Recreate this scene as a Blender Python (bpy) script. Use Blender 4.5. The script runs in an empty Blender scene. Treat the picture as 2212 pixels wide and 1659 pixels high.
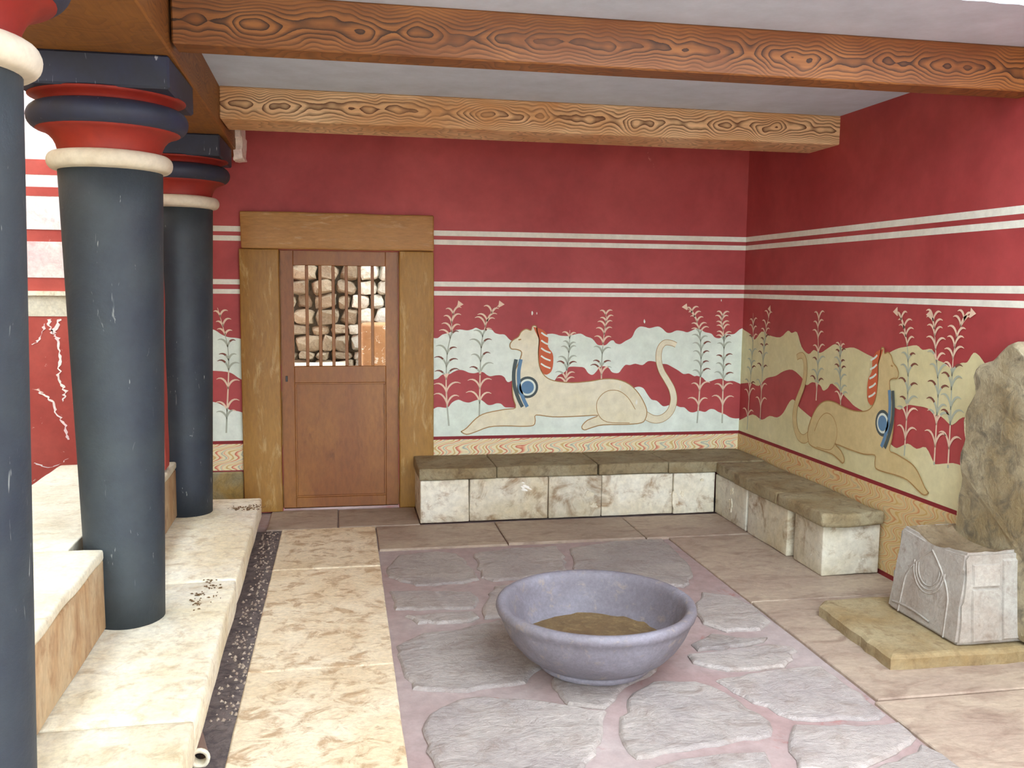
import bpy, bmesh, math, random
from mathutils import Vector, Matrix, noise as mnoise

# ------------------------------------------------------------------ camera
FPX, CX, CY, HCAM = 1950.0, 1106.0, 829.5, 1.6
def _setup(f, vy, roll):
    dY = Vector(((vy[0]-CX)/f, -(vy[1]-CY)/f, -1)).normalized()
    t = -((vy[0]-CX)**2+(vy[1]-CY)**2+f*f)/((vy[0]-CX)+(vy[1]-CY)*roll)
    p = (vy[0]+t, vy[1]+t*roll)
    dX = Vector(((p[0]-CX)/f, -(p[1]-CY)/f, -1)).normalized()
    if dX.x < 0: dX = -dX
    dX = (dX-dY*dX.dot(dY)).normalized()
    return Matrix((dX, dY, dX.cross(dY)))
MC = _setup(FPX, (739, 613), 0.0107)          # camera axes -> world
def ray(x, y): return MC @ Vector(((x-CX)/FPX, -(y-CY)/FPX, -1))
EYE = Vector((0, 0, HCAM))
def atz(x, y, z=0.0):
    d = ray(x, y); return EYE+d*((z-HCAM)/d.z)
def aty(x, y, Y):
    d = ray(x, y); return EYE+d*(Y/d.y)
def atx(x, y, X):
    d = ray(x, y); return EYE+d*(X/d.x)

scene = bpy.context.scene
col = scene.collection
cam_d = bpy.data.cameras.new('camera'); cam = bpy.data.objects.new('camera', cam_d); col.objects.link(cam)
cam_d.sensor_width = 36.0; cam_d.sensor_fit = 'HORIZONTAL'; cam_d.lens = FPX/2212*36
cam_d.clip_start = 0.02
cam.matrix_world = Matrix.Translation(EYE) @ MC.to_4x4()
scene.camera = cam

# ------------------------------------------------------------------ sky and exposure
w = bpy.data.worlds.new('sky'); scene.world = w; w.use_nodes = True
wn = w.node_tree; bgn = wn.nodes['Background']
bgn.inputs['Color'].default_value = (0.80, 0.91, 1.0, 1); bgn.inputs['Strength'].default_value = 7.0
vs = scene.view_settings
vs.view_transform = 'Standard'; vs.look = 'None'; vs.gamma = 1.0; vs.use_curve_mapping = False
vs.exposure = 0.47

# ------------------------------------------------------------------ helpers
R = random.Random(7)
def lin(c):
    f = lambda v: v/12.92 if v <= 0.04045 else ((v+0.055)/1.055)**2.4
    return tuple(f(v/255.0) for v in c)+(1.0,)

def mesh(name, V, F, mat, parent=None, loc=(0, 0, 0), smooth=False, mats=None, mi=None):
    """V in world coordinates unless parent given, then still world; the origin goes to loc."""
    me = bpy.data.meshes.new(name)
    L = Vector(loc)
    me.from_pydata([tuple(Vector(v)-L) for v in V], [], F)
    for m in (mats or [mat]): me.materials.append(m)
    if mi: me.polygons.foreach_set('material_index', mi)
    if smooth: me.polygons.foreach_set('use_smooth', [True]*len(me.polygons))
    me.update()
    o = bpy.data.objects.new(name, me); col.objects.link(o)
    o.location = L
    if parent is not None:
        o.parent = parent; o.location = L-world_loc(parent)
    return o
def world_loc(o):
    p = Vector(o.location)
    while o.parent is not None:
        o = o.parent; p += Vector(o.location)
    return p
def tag(o, label=None, cat=None, group=None, kind=None):
    if label: o['label'] = label
    if cat: o['category'] = cat
    if group: o['group'] = group
    if kind: o['kind'] = kind
    return o
def empty(name, loc):
    o = bpy.data.objects.new(name, None); col.objects.link(o); o.location = loc
    o.empty_display_size = 0.1; return o

class MB:
    def __init__(s): s.V = []; s.F = []
    def add(s, V, F):
        b = len(s.V); s.V += [tuple(v) for v in V]; s.F += [tuple(i+b for i in f) for f in F]
    def box(s, x0, x1, y0, y1, z0, z1):
        s.add([(x, y, z) for z in (z0, z1) for y in (y0, y1) for x in (x0, x1)],
              [(0, 2, 3, 1), (4, 5, 7, 6), (0, 1, 5, 4), (2, 6, 7, 3), (0, 4, 6, 2), (1, 3, 7, 5)])
    def cbox(s, x0, x1, y0, y1, z0, z1, b=0.006):
        """box with chamfered edges"""
        bm = bmesh.new(); bmesh.ops.create_cube(bm, size=1)
        for v in bm.verts:
            v.co = Vector(((x0+x1)/2+v.co.x*(x1-x0), (y0+y1)/2+v.co.y*(y1-y0), (z0+z1)/2+v.co.z*(z1-z0)))
        bmesh.ops.bevel(bm, geom=list(bm.edges), offset=b, segments=1, affect='EDGES')
        bm.verts.index_update()
        s.add([v.co[:] for v in bm.verts], [[v.index for v in f.verts] for f in bm.faces]); bm.free()
    def lathe(s, prof, n=48, c=(0, 0, 0)):
        V = []; F = []
        for r, z in prof:
            for k in range(n):
                a = 2*math.pi*k/n; V.append((c[0]+r*math.cos(a), c[1]+r*math.sin(a), c[2]+z))
        for i in range(len(prof)-1):
            for k in range(n):
                k2 = (k+1) % n
                F.append((i*n+k, i*n+k2, (i+1)*n+k2, (i+1)*n+k))
        F.append(tuple(range(n-1, -1, -1))); F.append(tuple((len(prof)-1)*n+k for k in range(n)))
        s.add(V, F)
    def build(s, name, mat, parent=None, loc=(0, 0, 0), smooth=False):
        return mesh(name, s.V, s.F, mat, parent, loc, smooth)

def wobble(V, amp, sc=3.0, seed=0.0):
    out = []
    for v in V:
        p = Vector(v)*sc+Vector((seed, seed*1.7, seed*0.3))
        n = mnoise.noise_vector(p)
        out.append(tuple(Vector(v)+n*amp))
    return out
def subdiv_box(x0, x1, y0, y1, z0, z1, seg=0.06, bev=0.008, amp=0.004, sc=5.0, seed=0.0):
    """worn stone block: bevelled, subdivided box with uneven faces"""
    bm = bmesh.new(); bmesh.ops.create_cube(bm, size=1)
    d = (x1-x0, y1-y0, z1-z0)
    for v in bm.verts:
        v.co = Vector(((x0+x1)/2+v.co.x*d[0], (y0+y1)/2+v.co.y*d[1], (z0+z1)/2+v.co.z*d[2]))
    for ax in range(3):
        n = min(30, int(d[ax]/seg))
        lo = (x0, y0, z0)[ax]
        for k in range(1, n):
            no = Vector((0, 0, 0)); no[ax] = 1
            pc = Vector((0, 0, 0)); pc[ax] = lo+d[ax]*k/n
            g = list(bm.verts)+list(bm.edges)+list(bm.faces)
            bmesh.ops.bisect_plane(bm, geom=g, plane_co=pc, plane_no=no)
    bm.normal_update()
    ed = [e for e in bm.edges if len(e.link_faces) == 2 and e.calc_face_angle(0) > 1.0]
    bmesh.ops.bevel(bm, geom=ed, offset=bev, segments=2, affect='EDGES', profile=0.6)
    bm.verts.index_update()
    V = wobble([v.co[:] for v in bm.verts], amp, sc, seed)
    F = [[v.index for v in f.verts] for f in bm.faces]; bm.free()
    return V, F
def slab(poly, z0, z1, bev=0.008, inset=None, jit=0.0, step=0.07, seed=0):
    """flat stone of any outline: skirt, rounded rim, top"""
    rr = random.Random(seed); inset = inset or bev*1.6
    P = []
    n = len(poly)
    for i in range(n):
        a = Vector(poly[i][:2]); b = Vector(poly[(i+1) % n][:2]); k = max(1, int((b-a).length/step))
        for j in range(k):
            q = a.lerp(b, j/k)
            if j: q += Vector((rr.uniform(-jit, jit), rr.uniform(-jit, jit)))
            P.append(q)
    A = sum(P[i].x*P[(i+1) % len(P)].y-P[(i+1) % len(P)].x*P[i].y for i in range(len(P)))
    if A < 0: P.reverse()
    m = len(P); I = []
    for i in range(m):
        t = (P[(i+1) % m]-P[i-1]).normalized(); I.append(P[i]+Vector((-t.y, t.x))*inset)
    V = [(p.x, p.y, z0) for p in P]+[(p.x, p.y, z1-bev) for p in P]
    V += [(p.x*.45+q.x*.55, p.y*.45+q.y*.55, z1-bev*.25) for p, q in zip(P, I)]+[(q.x, q.y, z1) for q in I]
    F = []
    for L in range(3):
        for i in range(m):
            j = (i+1) % m; F.append((L*m+i, L*m+j, (L+1)*m+j, (L+1)*m+i))
    F.append(tuple(3*m+i for i in range(m)))
    return V, F

# ------------------------------------------------------------------ materials
def new_mat(name):
    m = bpy.data.materials.new(name); m.use_nodes = True
    nt = m.node_tree; b = nt.nodes['Principled BSDF']
    return m, nt, b
def nd(nt, t, **k):
    n = nt.nodes.new(t)
    for a, v in k.items(): setattr(n, a, v)
    return n
def mixc(nt, fac, a, b, blend='MIX'):
    n = nd(nt, 'ShaderNodeMix', data_type='RGBA', blend_type=blend)
    for s, v in ((n.inputs[0], fac), (n.inputs[6], a), (n.inputs[7], b)):
        if isinstance(v, (int, float)): s.default_value = v
        elif isinstance(v, tuple): s.default_value = v
        else: nt.links.new(v, s)
    return n.outputs[2]
def ramp(nt, src, p0, p1, c0=0.0, c1=1.0):
    n = nd(nt, 'ShaderNodeMapRange', clamp=True)
    nt.links.new(src, n.inputs[0])
    n.inputs[1].default_value = p0; n.inputs[2].default_value = p1; n.inputs[3].default_value = c0; n.inputs[4].default_value = c1
    return n.outputs[0]
def noise(nt, co, scale, detail=4, rough=0.55, dist=0.0):
    n = nd(nt, 'ShaderNodeTexNoise'); n.inputs['Scale'].default_value = scale
    n.inputs['Detail'].default_value = detail; n.inputs['Roughness'].default_value = rough; n.inputs['Distortion'].default_value = dist
    nt.links.new(co, n.inputs['Vector']); return n.outputs[0]
def coords(nt, scale=(1, 1, 1), rnd=True):
    tc = nd(nt, 'ShaderNodeTexCoord'); mp = nd(nt, 'ShaderNodeMapping'); mp.inputs['Scale'].default_value = scale
    if rnd:
        g = nd(nt, 'ShaderNodeNewGeometry')
        nt.links.new(g.outputs['Position'], mp.inputs['Vector'])
    else:
        nt.links.new(tc.outputs['Object'], mp.inputs['Vector'])
    return mp.outputs[0]
def mth(nt, op, a, b=None, c=None):
    n = nd(nt, 'ShaderNodeMath', operation=op)
    for s, v in zip(n.inputs, (a, b, c)):
        if v is None: continue
        if isinstance(v, (int, float)): s.default_value = v
        else: nt.links.new(v, s)
    return n.outputs[0]
def bump(nt, b, h, strength=0.4, dist=0.01):
    n = nd(nt, 'ShaderNodeBump'); n.inputs['Strength'].default_value = strength; n.inputs['Distance'].default_value = dist
    nt.links.new(h, n.inputs['Height']); nt.links.new(n.outputs[0], b.inputs['Normal'])

def m_stone(name, base, alt, dark, sc=2.2, blot=(0.52, 0.72), rough=0.75, bs=0.5, bd=0.012, stretch=(1, 1, 1), chips=None, per_obj=0.12, ridge=False):
    m, nt, b = new_mat(name); co = coords(nt, stretch)
    n1 = noise(nt, co, sc, 6, 0.6, 0.4); n2 = noise(nt, co, sc*4.3, 8, 0.68, 0.6); n3 = noise(nt, co, sc*17, 6, 0.7)
    c = mixc(nt, ramp(nt, n1, 0.38, 0.62), lin(base), lin(alt))
    c = mixc(nt, mth(nt, 'MULTIPLY', ramp(nt, n2, blot[0], blot[1]), 0.8), c, lin(dark))
    oi = nd(nt, 'ShaderNodeObjectInfo')
    hs = nd(nt, 'ShaderNodeHueSaturation'); nt.links.new(c, hs.inputs['Color'])
    nt.links.new(ramp(nt, oi.outputs['Random'], 0, 1, 1-per_obj, 1+per_obj), hs.inputs['Value'])
    c = mixc(nt, 0.35, hs.outputs[0], mixc(nt, ramp(nt, n3, 0.35, 0.65), (0.55, 0.55, 0.55, 1), (1.25, 1.25, 1.25, 1)), 'MULTIPLY')
    if chips:
        n4 = noise(nt, co, sc*3.1, 3, 0.75, 1.2)
        c = mixc(nt, ramp(nt, n4, chips[1], chips[1]+0.025), c, lin(chips[0]))
    nt.links.new(c, b.inputs['Base Color']); b.inputs['Roughness'].default_value = rough
    h = mth(nt, 'ADD', mth(nt, 'MULTIPLY', n2, 1.0), mth(nt, 'MULTIPLY', n3, 0.35))
    if ridge:      # broken layer edges in the stone
        co5 = coords(nt, (1.1, 2.0, 1)); n5 = noise(nt, co5, 1.9, 3, 0.55, 1.2)
        st = nd(nt, 'ShaderNodeMath', operation='SNAP'); nt.links.new(n5, st.inputs[0]); st.inputs[1].default_value = 0.1
        h = mth(nt, 'ADD', h, mth(nt, 'MULTIPLY', st.outputs[0], 5.0))
    bump(nt, b, h, bs, bd); return m
def m_paint(name, base, alt, sc=1.3, rough=0.6, wear=None, scratch=None, bs=0.15, bd=0.004, wear_at=0.66):
    m, nt, b = new_mat(name); co = coords(nt)
    n1 = noise(nt, co, sc, 5, 0.6, 0.5); n2 = noise(nt, co, sc*7, 6, 0.7)
    c = mixc(nt, ramp(nt, n1, 0.33, 0.67), lin(base), lin(alt))
    c = mixc(nt, 0.3, c, mixc(nt, ramp(nt, n2, 0.3, 0.7), (0.6, 0.6, 0.6, 1), (1.3, 1.3, 1.3, 1)), 'MULTIPLY')
    if wear:
        n4 = noise(nt, co, sc*5.5, 6, 0.75, 0.8)
        c = mixc(nt, ramp(nt, n4, wear_at, wear_at+0.04), c, lin(wear))
    if scratch:
        co2 = coords(nt, (36, 36, 6.5)); n5 = noise(nt, co2, 1.0, 3, 0.75, 0.9)
        n6 = noise(nt, co, 1.1, 3, 0.5)
        c = mixc(nt, mth(nt, 'MULTIPLY', ramp(nt, n5, 0.67, 0.71), ramp(nt, n6, 0.40, 0.58)), c, lin(scratch))
    nt.links.new(c, b.inputs['Base Color']); b.inputs['Roughness'].default_value = rough
    bump(nt, b, mth(nt, 'ADD', n1, mth(nt, 'MULTIPLY', n2, 0.4)), bs, bd); return m
def m_flat(name, c, rough=0.7):
    m, nt, b = new_mat(name)
    co = coords(nt); n2 = noise(nt, co, 9, 5, 0.65)
    cc = mixc(nt, 0.35, lin(c), mixc(nt, ramp(nt, n2, 0.3, 0.7), (0.7, 0.7, 0.7, 1), (1.2, 1.2, 1.2, 1)), 'MULTIPLY')
    nt.links.new(cc, b.inputs['Base Color']); b.inputs['Roughness'].default_value = rough; return m
def m_beam(name, base, light, dark, axis='X', zc=0.0, hh=0.1, rough=0.55):
    """wood with cathedral grain drawn along the length; local coordinates"""
    m, nt, b = new_mat(name)
    tc = nd(nt, 'ShaderNodeTexCoord'); sp = nd(nt, 'ShaderNodeSeparateXYZ'); nt.links.new(tc.outputs['Object'], sp.inputs[0])
    u = sp.outputs[0 if axis == 'X' else 1]; t = sp.outputs[1 if axis == 'X' else 0]; z = sp.outputs[2]
    cb = nd(nt, 'ShaderNodeCombineXYZ')
    nt.links.new(mth(nt, 'MULTIPLY', u, 3.6), cb.inputs[0]); nt.links.new(mth(nt, 'MULTIPLY', t, 3.0), cb.inputs[1]); nt.links.new(mth(nt, 'MULTIPLY', z, 3.2), cb.inputs[2])
    big = noise(nt, cb.outputs[0], 1.0, 2, 0.45)
    fine = noise(nt, cb.outputs[0], 6.0, 6, 0.7)
    zz = mth(nt, 'ABSOLUTE', mth(nt, 'DIVIDE', mth(nt, 'SUBTRACT', z, zc), hh))
    f = mth(nt, 'ADD', mth(nt, 'ADD', mth(nt, 'MULTIPLY', mth(nt, 'POWER', zz, 1.5), 1.25), mth(nt, 'MULTIPLY', big, 2.9)), mth(nt, 'MULTIPLY', fine, 0.06))
    fr = mth(nt, 'FRACT', mth(nt, 'MULTIPLY', f, 5.0))
    line = mth(nt, 'MULTIPLY', ramp(nt, fr, 0.35, 0.95), ramp(nt, fr, 1.0, 0.96))
    co2 = coords(nt, (1.1, 1.1, 3), rnd=False); patch = noise(nt, co2, 1.7, 5, 0.6, 0.5)
    vis = mth(nt, 'MULTIPLY', ramp(nt, patch, 0.30, 0.48, 0.15, 1.0), ramp(nt, zz, 1.0, 0.3, 0.3, 1.0))
    c = mixc(nt, ramp(nt, patch, 0.35, 0.65), lin(base), lin(light))
    c = mixc(nt, mth(nt, 'MULTIPLY', line, vis), c, lin(dark))
    cb2 = nd(nt, 'ShaderNodeCombineXYZ'); nt.links.new(mth(nt, 'MULTIPLY', u, 3.0), cb2.inputs[0])
    nt.links.new(mth(nt, 'MULTIPLY', t, 70), cb2.inputs[1]); nt.links.new(mth(nt, 'MULTIPLY', z, 70), cb2.inputs[2])
    st = noise(nt, cb2.outputs[0], 1.0, 3, 0.6)
    c = mixc(nt, 0.45, c, mixc(nt, ramp(nt, st, 0.3, 0.7), (0.6, 0.55, 0.5, 1), (1.2, 1.2, 1.2, 1)), 'MULTIPLY')
    nt.links.new(c, b.inputs['Base Color']); b.inputs['Roughness'].default_value = rough
    bump(nt, b, mth(nt, 'ADD', st, line), 0.15, 0.004); return m
def m_marble(name, axis):
    """painted wavy veining on the dado"""
    m, nt, b = new_mat(name); co = coords(nt)
    sp = nd(nt, 'ShaderNodeSeparateXYZ'); nt.links.new(co, sp.inputs[0])
    u = sp.outputs[0 if axis == 'X' else 1]; z = sp.outputs[2]
    s = mth(nt, 'ADD', mth(nt, 'MULTIPLY', u, 8.5), mth(nt, 'MULTIPLY', z, -11.0 if axis == 'X' else 8.0))
    wv = mth(nt, 'MULTIPLY', mth(nt, 'SINE', mth(nt, 'MULTIPLY', z, 62.0)), 0.35)
    n1 = noise(nt, co, 5.0, 3, 0.5); s = mth(nt, 'ADD', mth(nt, 'ADD', s, wv), mth(nt, 'MULTIPLY', n1, 2.2))
    cr = nd(nt, 'ShaderNodeValToRGB'); nt.links.new(mth(nt, 'FRACT', s), cr.inputs[0])
    cream, red, tan, grey, pink = lin((226, 214, 172)), lin((190, 96, 74)), lin((206, 172, 112)), lin((160, 168, 158)), lin((226, 160, 126))
    e = cr.color_ramp.elements; e[0].position = 0; e[0].color = cream; e[1].position = 1; e[1].color = cream
    for p, cc in ((0.10, cream), (0.16, tan), (0.24, tan), (0.27, cream), (0.40, cream), (0.44, red), (0.52, pink), (0.60, cream), (0.70, cream), (0.75, grey), (0.82, cream), (0.90, pink), (0.94, cream)):
        k = e.new(p); k.color = cc
    c = cr.outputs[0]
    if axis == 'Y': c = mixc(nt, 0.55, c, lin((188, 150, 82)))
    nt.links.new(c, b.inputs['Base Color']); b.inputs['Roughness'].default_value = 0.65
    bump(nt, b, n1, 0.1, 0.004); return m

M = {}
M['red'] = m_paint('mural_red_paint', (178, 74, 74), (156, 54, 56), 1.1, 0.62, wear=(206, 120, 112), wear_at=0.70)
M['dred'] = m_flat('line_red_paint', (128, 28, 34))
M['cream'] = m_paint('mural_cream_paint', (224, 232, 220), (212, 222, 206), 1.6, 0.62)
M['creamr'] = m_paint('mural_yellow_cream_paint', (212, 204, 160), (204, 194, 146), 1.6, 0.62)  # yellower cream for the bands of the right wall
M['stripe'] = m_paint('stripe_cream_paint', (230, 230, 218), (220, 216, 200), 3, 0.62)
M['beast'] = m_paint('painted_fawn', (222, 212, 178), (226, 220, 196), 2.5, 0.62)
M['beast_line'] = m_flat('painted_brown_outline', (164, 128, 76))
M['reed_pale'] = m_flat('painted_pale_reed', (226, 196, 170))
M['reed_grey'] = m_flat('painted_grey_reed', (168, 174, 156))
M['reed_dark'] = m_flat('painted_dark_reed_tip', (120, 70, 56))
M['blue'] = m_flat('painted_blue', (92, 128, 158)); M['orange'] = m_flat('painted_orange', (196, 96, 58)); M['slate'] = m_flat('painted_slate', (70, 82, 82))
M['dado_x'] = m_marble('painted_marbling', 'X'); M['dado_y'] = m_marble('painted_marbling_side', 'Y')
M['ceil'] = m_paint('ceiling_plaster', (200, 212, 230), (190, 202, 220), 0.8, 0.8)
M['colblack'] = m_paint('column_black_paint', (52, 60, 64), (37, 45, 56), 2.6, 0.6, scratch=(168, 172, 166), bs=0.5, bd=0.012)
M['colblue'] = m_paint('capital_blue_black', (40, 47, 74), (40, 44, 54), 3.0, 0.6, scratch=(150, 156, 170), bs=0.25)
M['colred'] = m_paint('capital_red_paint', (150, 42, 24), (132, 32, 26), 3.0, 0.6)
M['colwhite'] = m_paint('capital_white_paint', (216, 208, 188), (200, 186, 160), 4.0, 0.6)
M['arch'] = m_paint('architrave_wood_paint', (150, 104, 52), (128, 82, 44), 2.2, 0.6)
M['gyp'] = m_stone('pale_gypsum', (242, 234, 212), (232, 218, 184), (190, 164, 122), 2.6, (0.5, 0.72), 0.7, 0.5, 0.012, (1, 1, 1))
M['gypw'] = m_stone('white_gypsum', (222, 214, 192), (206, 194, 166), (176, 150, 112), 2.6, (0.56, 0.76), 0.7, 0.4, 0.01)
M['parap'] = m_stone('veined_gypsum', (188, 166, 132), (168, 128, 84), (132, 88, 52), 2.6, (0.5, 0.7), 0.65, 0.3, 0.008, (1, 1, 0.45))
M['flag'] = m_stone('mauve_flagstone', (176, 166, 158), (160, 150, 146), (136, 118, 106), 2.0, (0.5, 0.75), 0.5, 0.9, 0.028, (0.9, 1.25, 1), per_obj=0.10, ridge=True)
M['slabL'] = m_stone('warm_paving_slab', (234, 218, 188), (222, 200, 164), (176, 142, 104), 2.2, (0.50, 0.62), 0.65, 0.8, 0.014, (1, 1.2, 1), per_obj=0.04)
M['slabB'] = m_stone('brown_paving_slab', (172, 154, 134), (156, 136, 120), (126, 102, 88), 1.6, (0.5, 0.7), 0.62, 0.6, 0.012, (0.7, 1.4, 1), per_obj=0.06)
M['mortar'] = m_stone('mauve_red_mortar', (158, 144, 140), (148, 124, 120), (142, 72, 66), 1.0, (0.60, 0.72), 0.8, 0.4, 0.01)
M['bench'] = m_stone('bench_gypsum', (214, 208, 190), (196, 182, 150), (132, 98, 58), 1.5, (0.50, 0.66), 0.7, 0.5, 0.012, chips=((238, 234, 224), 0.69), per_obj=0.12)
M['bencht'] = m_stone('bench_top_gypsum', (156, 144, 114), (136, 116, 80), (94, 72, 46), 3.0, (0.5, 0.70), 0.75, 0.8, 0.014, chips=((220, 212, 190), 0.72), per_obj=0.08)
M['throne'] = m_stone('throne_alabaster', (164, 158, 148), (150, 138, 126), (118, 100, 86), 3.5, (0.55, 0.75), 0.65, 0.6, 0.01)
M['back'] = m_stone('throne_back_alabaster', (160, 148, 120), (134, 116, 82), (88, 80, 66), 2.8, (0.48, 0.66), 0.6, 0.9, 0.014)
M['groove'] = m_flat('carved_groove_shade', (128, 100, 84))
M['bowl'] = m_stone('grey_limestone_bowl', (124, 120, 128), (108, 102, 108), (146, 132, 116), 4.0, (0.56, 0.72), 0.6, 0.5, 0.008)
M['bowlin'] = m_stone('bowl_earth', (116, 92, 58), (96, 74, 46), (140, 118, 78), 6.0, (0.5, 0.7), 0.85, 0.8, 0.012)
M['rubble'] = m_stone('rubble_limestone', (206, 200, 184), (190, 180, 158), (140, 126, 104), 4.0, (0.52, 0.72), 0.8, 0.8, 0.02, per_obj=0.2)
M['earth'] = m_stone('chamber_earth', (112, 100, 82), (96, 84, 68), (66, 56, 46), 3.0, (0.5, 0.7), 0.9, 0.8, 0.02)
M['orange_pl'] = m_paint('ochre_plaster', (184, 138, 92), (166, 118, 76), 3, 0.75, wear=(236, 226, 206), wear_at=0.6)
M['extred'] = m_paint('weathered_red_plaster', (160, 58, 46), (176, 76, 62), 1.8, 0.7, wear=(228, 200, 180), wear_at=0.66)
M['extwhite'] = m_stone('weathered_white_plaster', (236, 226, 212), (228, 196, 190), (206, 150, 150), 2.2, (0.55, 0.75), 0.8, 0.4, 0.01)
M['ground'] = m_stone('pale_gravel_ground', (206, 192, 164), (190, 174, 144), (160, 142, 114), 1.0, (0.5, 0.7), 0.9, 0.5, 0.02)  # pale gravel colour of the ground outside
M['ochre'] = m_stone('ochre_limestone', (140, 104, 56), (124, 90, 48), (104, 74, 40), 1.0, (0.5, 0.7), 0.9, 0.5, 0.02)  # ochre chosen for a warm bounce onto the right wall
M['limew'] = m_stone('limewashed_wall', (228, 228, 226), (218, 218, 216), (200, 198, 194), 1.0, (0.5, 0.7), 0.9, 0.4, 0.02)
M['plat'] = m_stone('platform_gypsum', (158, 142, 108), (142, 118, 78), (112, 88, 56), 3.0, (0.5, 0.7), 0.7, 0.7, 0.012)
M['seatst'] = m_stone('stained_seat_top', (134, 116, 90), (112, 92, 66), (84, 66, 46), 5.0, (0.5, 0.7), 0.7, 0.5, 0.008)
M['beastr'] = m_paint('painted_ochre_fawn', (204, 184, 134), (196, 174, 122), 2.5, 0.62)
M['rubbleb'] = m_stone('rubble_shaded_brown', (164, 148, 122), (146, 128, 102), (106, 90, 70), 4.0, (0.52, 0.72), 0.8, 0.8, 0.02, per_obj=0.2)  # brown stone darkened: shade on the left of the chamber put into the colour
M['basest'] = m_stone('greenish_base_stone', (132, 130, 108), (150, 122, 62), (108, 92, 54), 3.0, (0.5, 0.7), 0.8, 0.5, 0.01)
M['gapbed'] = m_stone('dark_gap_earth', (136, 122, 116), (118, 104, 100), (84, 74, 74), 5.0, (0.45, 0.6), 0.85, 1.0, 0.02)
M['iron'] = m_flat('dark_iron', (50, 42, 38), 0.5)
M['leaf'] = m_flat('dry_leaf_litter', (112, 82, 44), 0.8)
M['pipe'] = m_flat('brown_clay_pipe', (120, 96, 84), 0.6)
M['door'] = m_stone('weathered_door_wood', (152, 98, 40), (136, 80, 32), (114, 66, 24), 2.4, (0.55, 0.75), 0.45, 0.25, 0.004, (1, 1, 0.35), per_obj=0.0)
M['frame'] = m_stone('painted_timber_frame', (162, 118, 48), (146, 102, 40), (196, 164, 106), 2.2, (0.54, 0.70), 0.55, 0.3, 0.006, (1.6, 1.6, 0.35), per_obj=0.05)
M['lintel'] = m_stone('painted_timber_lintel', (176, 128, 70), (162, 112, 58), (198, 168, 128), 2.2, (0.56, 0.72), 0.55, 0.3, 0.006, (0.4, 1.6, 2.2), per_obj=0.0)

# ------------------------------------------------------------------ room shell
YB, XR, ZC = 6.45, 3.0, 2.65          # back wall plane, right wall plane, ceiling height
def skew(y): return -0.018*(y-3.85)    # the colonnade runs slightly askew to the room

mb = MB(); mb.box(-1.35, XR+.3, -1.9, YB+.1, -0.30, -0.014)
floor = mb.build('floor', M['mortar']); tag(floor, 'stone paved floor with mauve mortar between the slabs', kind='structure')

# back wall with the door opening
DX0, DX1, DZ = -0.425, 0.393, 1.83
WL = -1.02
mb = MB()
mb.box(WL, DX0, YB, YB+.32, -.02, ZC); mb.box(DX1, XR+.3, YB, YB+.32, -.02, ZC); mb.box(DX0, DX1, YB, YB+.32, DZ, ZC)
wall_back = mb.build('wall_back', M['red']); tag(wall_back, 'red painted back wall with a frieze of reeds above a stone bench', kind='structure')
mb = MB(); mb.box(XR, XR+.3, 1.2, YB, -.02, ZC)
wall_right = mb.build('wall_right', M['red']); tag(wall_right, 'red painted right wall behind the throne', kind='structure')
mb = MB(); mb.box(XR, XR+.3, -.75, 1.2, -.02, ZC)
tag(mb.build('wall_right_near', M['red']), 'red painted near end of the right wall', kind='structure')
# ceiling with a ragged plaster lip round the light opening at the near right
rr = random.Random(3); HX = 0.6
hole = [(HX+rr.uniform(-.015, .015), 3.06-i*.1) for i in range(1, 30)]
lip = [(XR+.3-i*.07, 3.06+rr.uniform(-.018, .018)) for i in range(int((XR+.3-HX)/.07))]
P = [(-1.25, -.75), (XR+.3, -.75), (XR+.3, .1), (HX, .1)]+hole[::-1]+lip[::-1]+[(XR+.3, YB+.32), (-1.25, YB+.32)]
Vv = [(x, y, ZC) for x, y in P]+[(x, y, ZC+.22) for x, y in P]; n = len(P)
F = [tuple(range(n-1, -1, -1)), tuple(range(n, 2*n))]+[(i, (i+1) % n, n+(i+1) % n, n+i) for i in range(n)]
ceiling = mesh('ceiling', Vv, F, M['ceil']); tag(ceiling, 'grey white plaster ceiling above the wooden beams', kind='structure')
# unseen lintel and two piers, their opening sized to light the back wall
mb = MB(); mb.box(-1.25, XR, -.75, -.45, 2.58, ZC); mb.box(-1.25, -.6, -.75, -.45, -.02, 2.58); mb.box(2.6, XR, -.75, -.45, -.02, 2.58)
tag(mb.build('wall_front', M['red']), 'unseen red piers and lintel behind the viewer, opening sized to light the back wall', kind='structure')

# ------------------------------------------------------------------ flat painting on the walls
def on_back(u, z, off): return (u, YB-off, z)
def on_right(v, z, off): return (XR-off, v, z)
class Wall:
    def __init__(s, kind, obj): s.kind = kind; s.obj = obj
    def p(s, u, z, off): return on_back(u, z, off) if s.kind == 'b' else on_right(u, z, off)
    def px(s, x, y):
        q = aty(x, y, YB) if s.kind == 'b' else atx(x, y, XR)
        return (q.x, q.z) if s.kind == 'b' else (q.y, q.z)
    def poly(s, name, pts, mat, layer=1):
        off = 0.0012*layer
        A = sum(pts[i][0]*pts[(i+1) % len(pts)][1]-pts[(i+1) % len(pts)][0]*pts[i][1] for i in range(len(pts)))
        # face must look into the room: u to the right, z up is counter-clockwise as seen (back); the side wall runs the other way
        if (A < 0) == (s.kind == 'b'): pts = pts[::-1]
        if s.kind == 'r': pts = pts
        return mesh(name, [s.p(u, z, off) for u, z in pts], [tuple(range(len(pts)))], mat, s.obj)
BW, RW = Wall('b', wall_back), Wall('r', wall_right)
def zC(x, y): return (930+x*.19293, 640+y*.19289)
def zD(x, y): return (1270+x*.19293, 640+y*.19289)
def zE(x, y): return (1560+x*.33147, 600+y*.33153)
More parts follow.
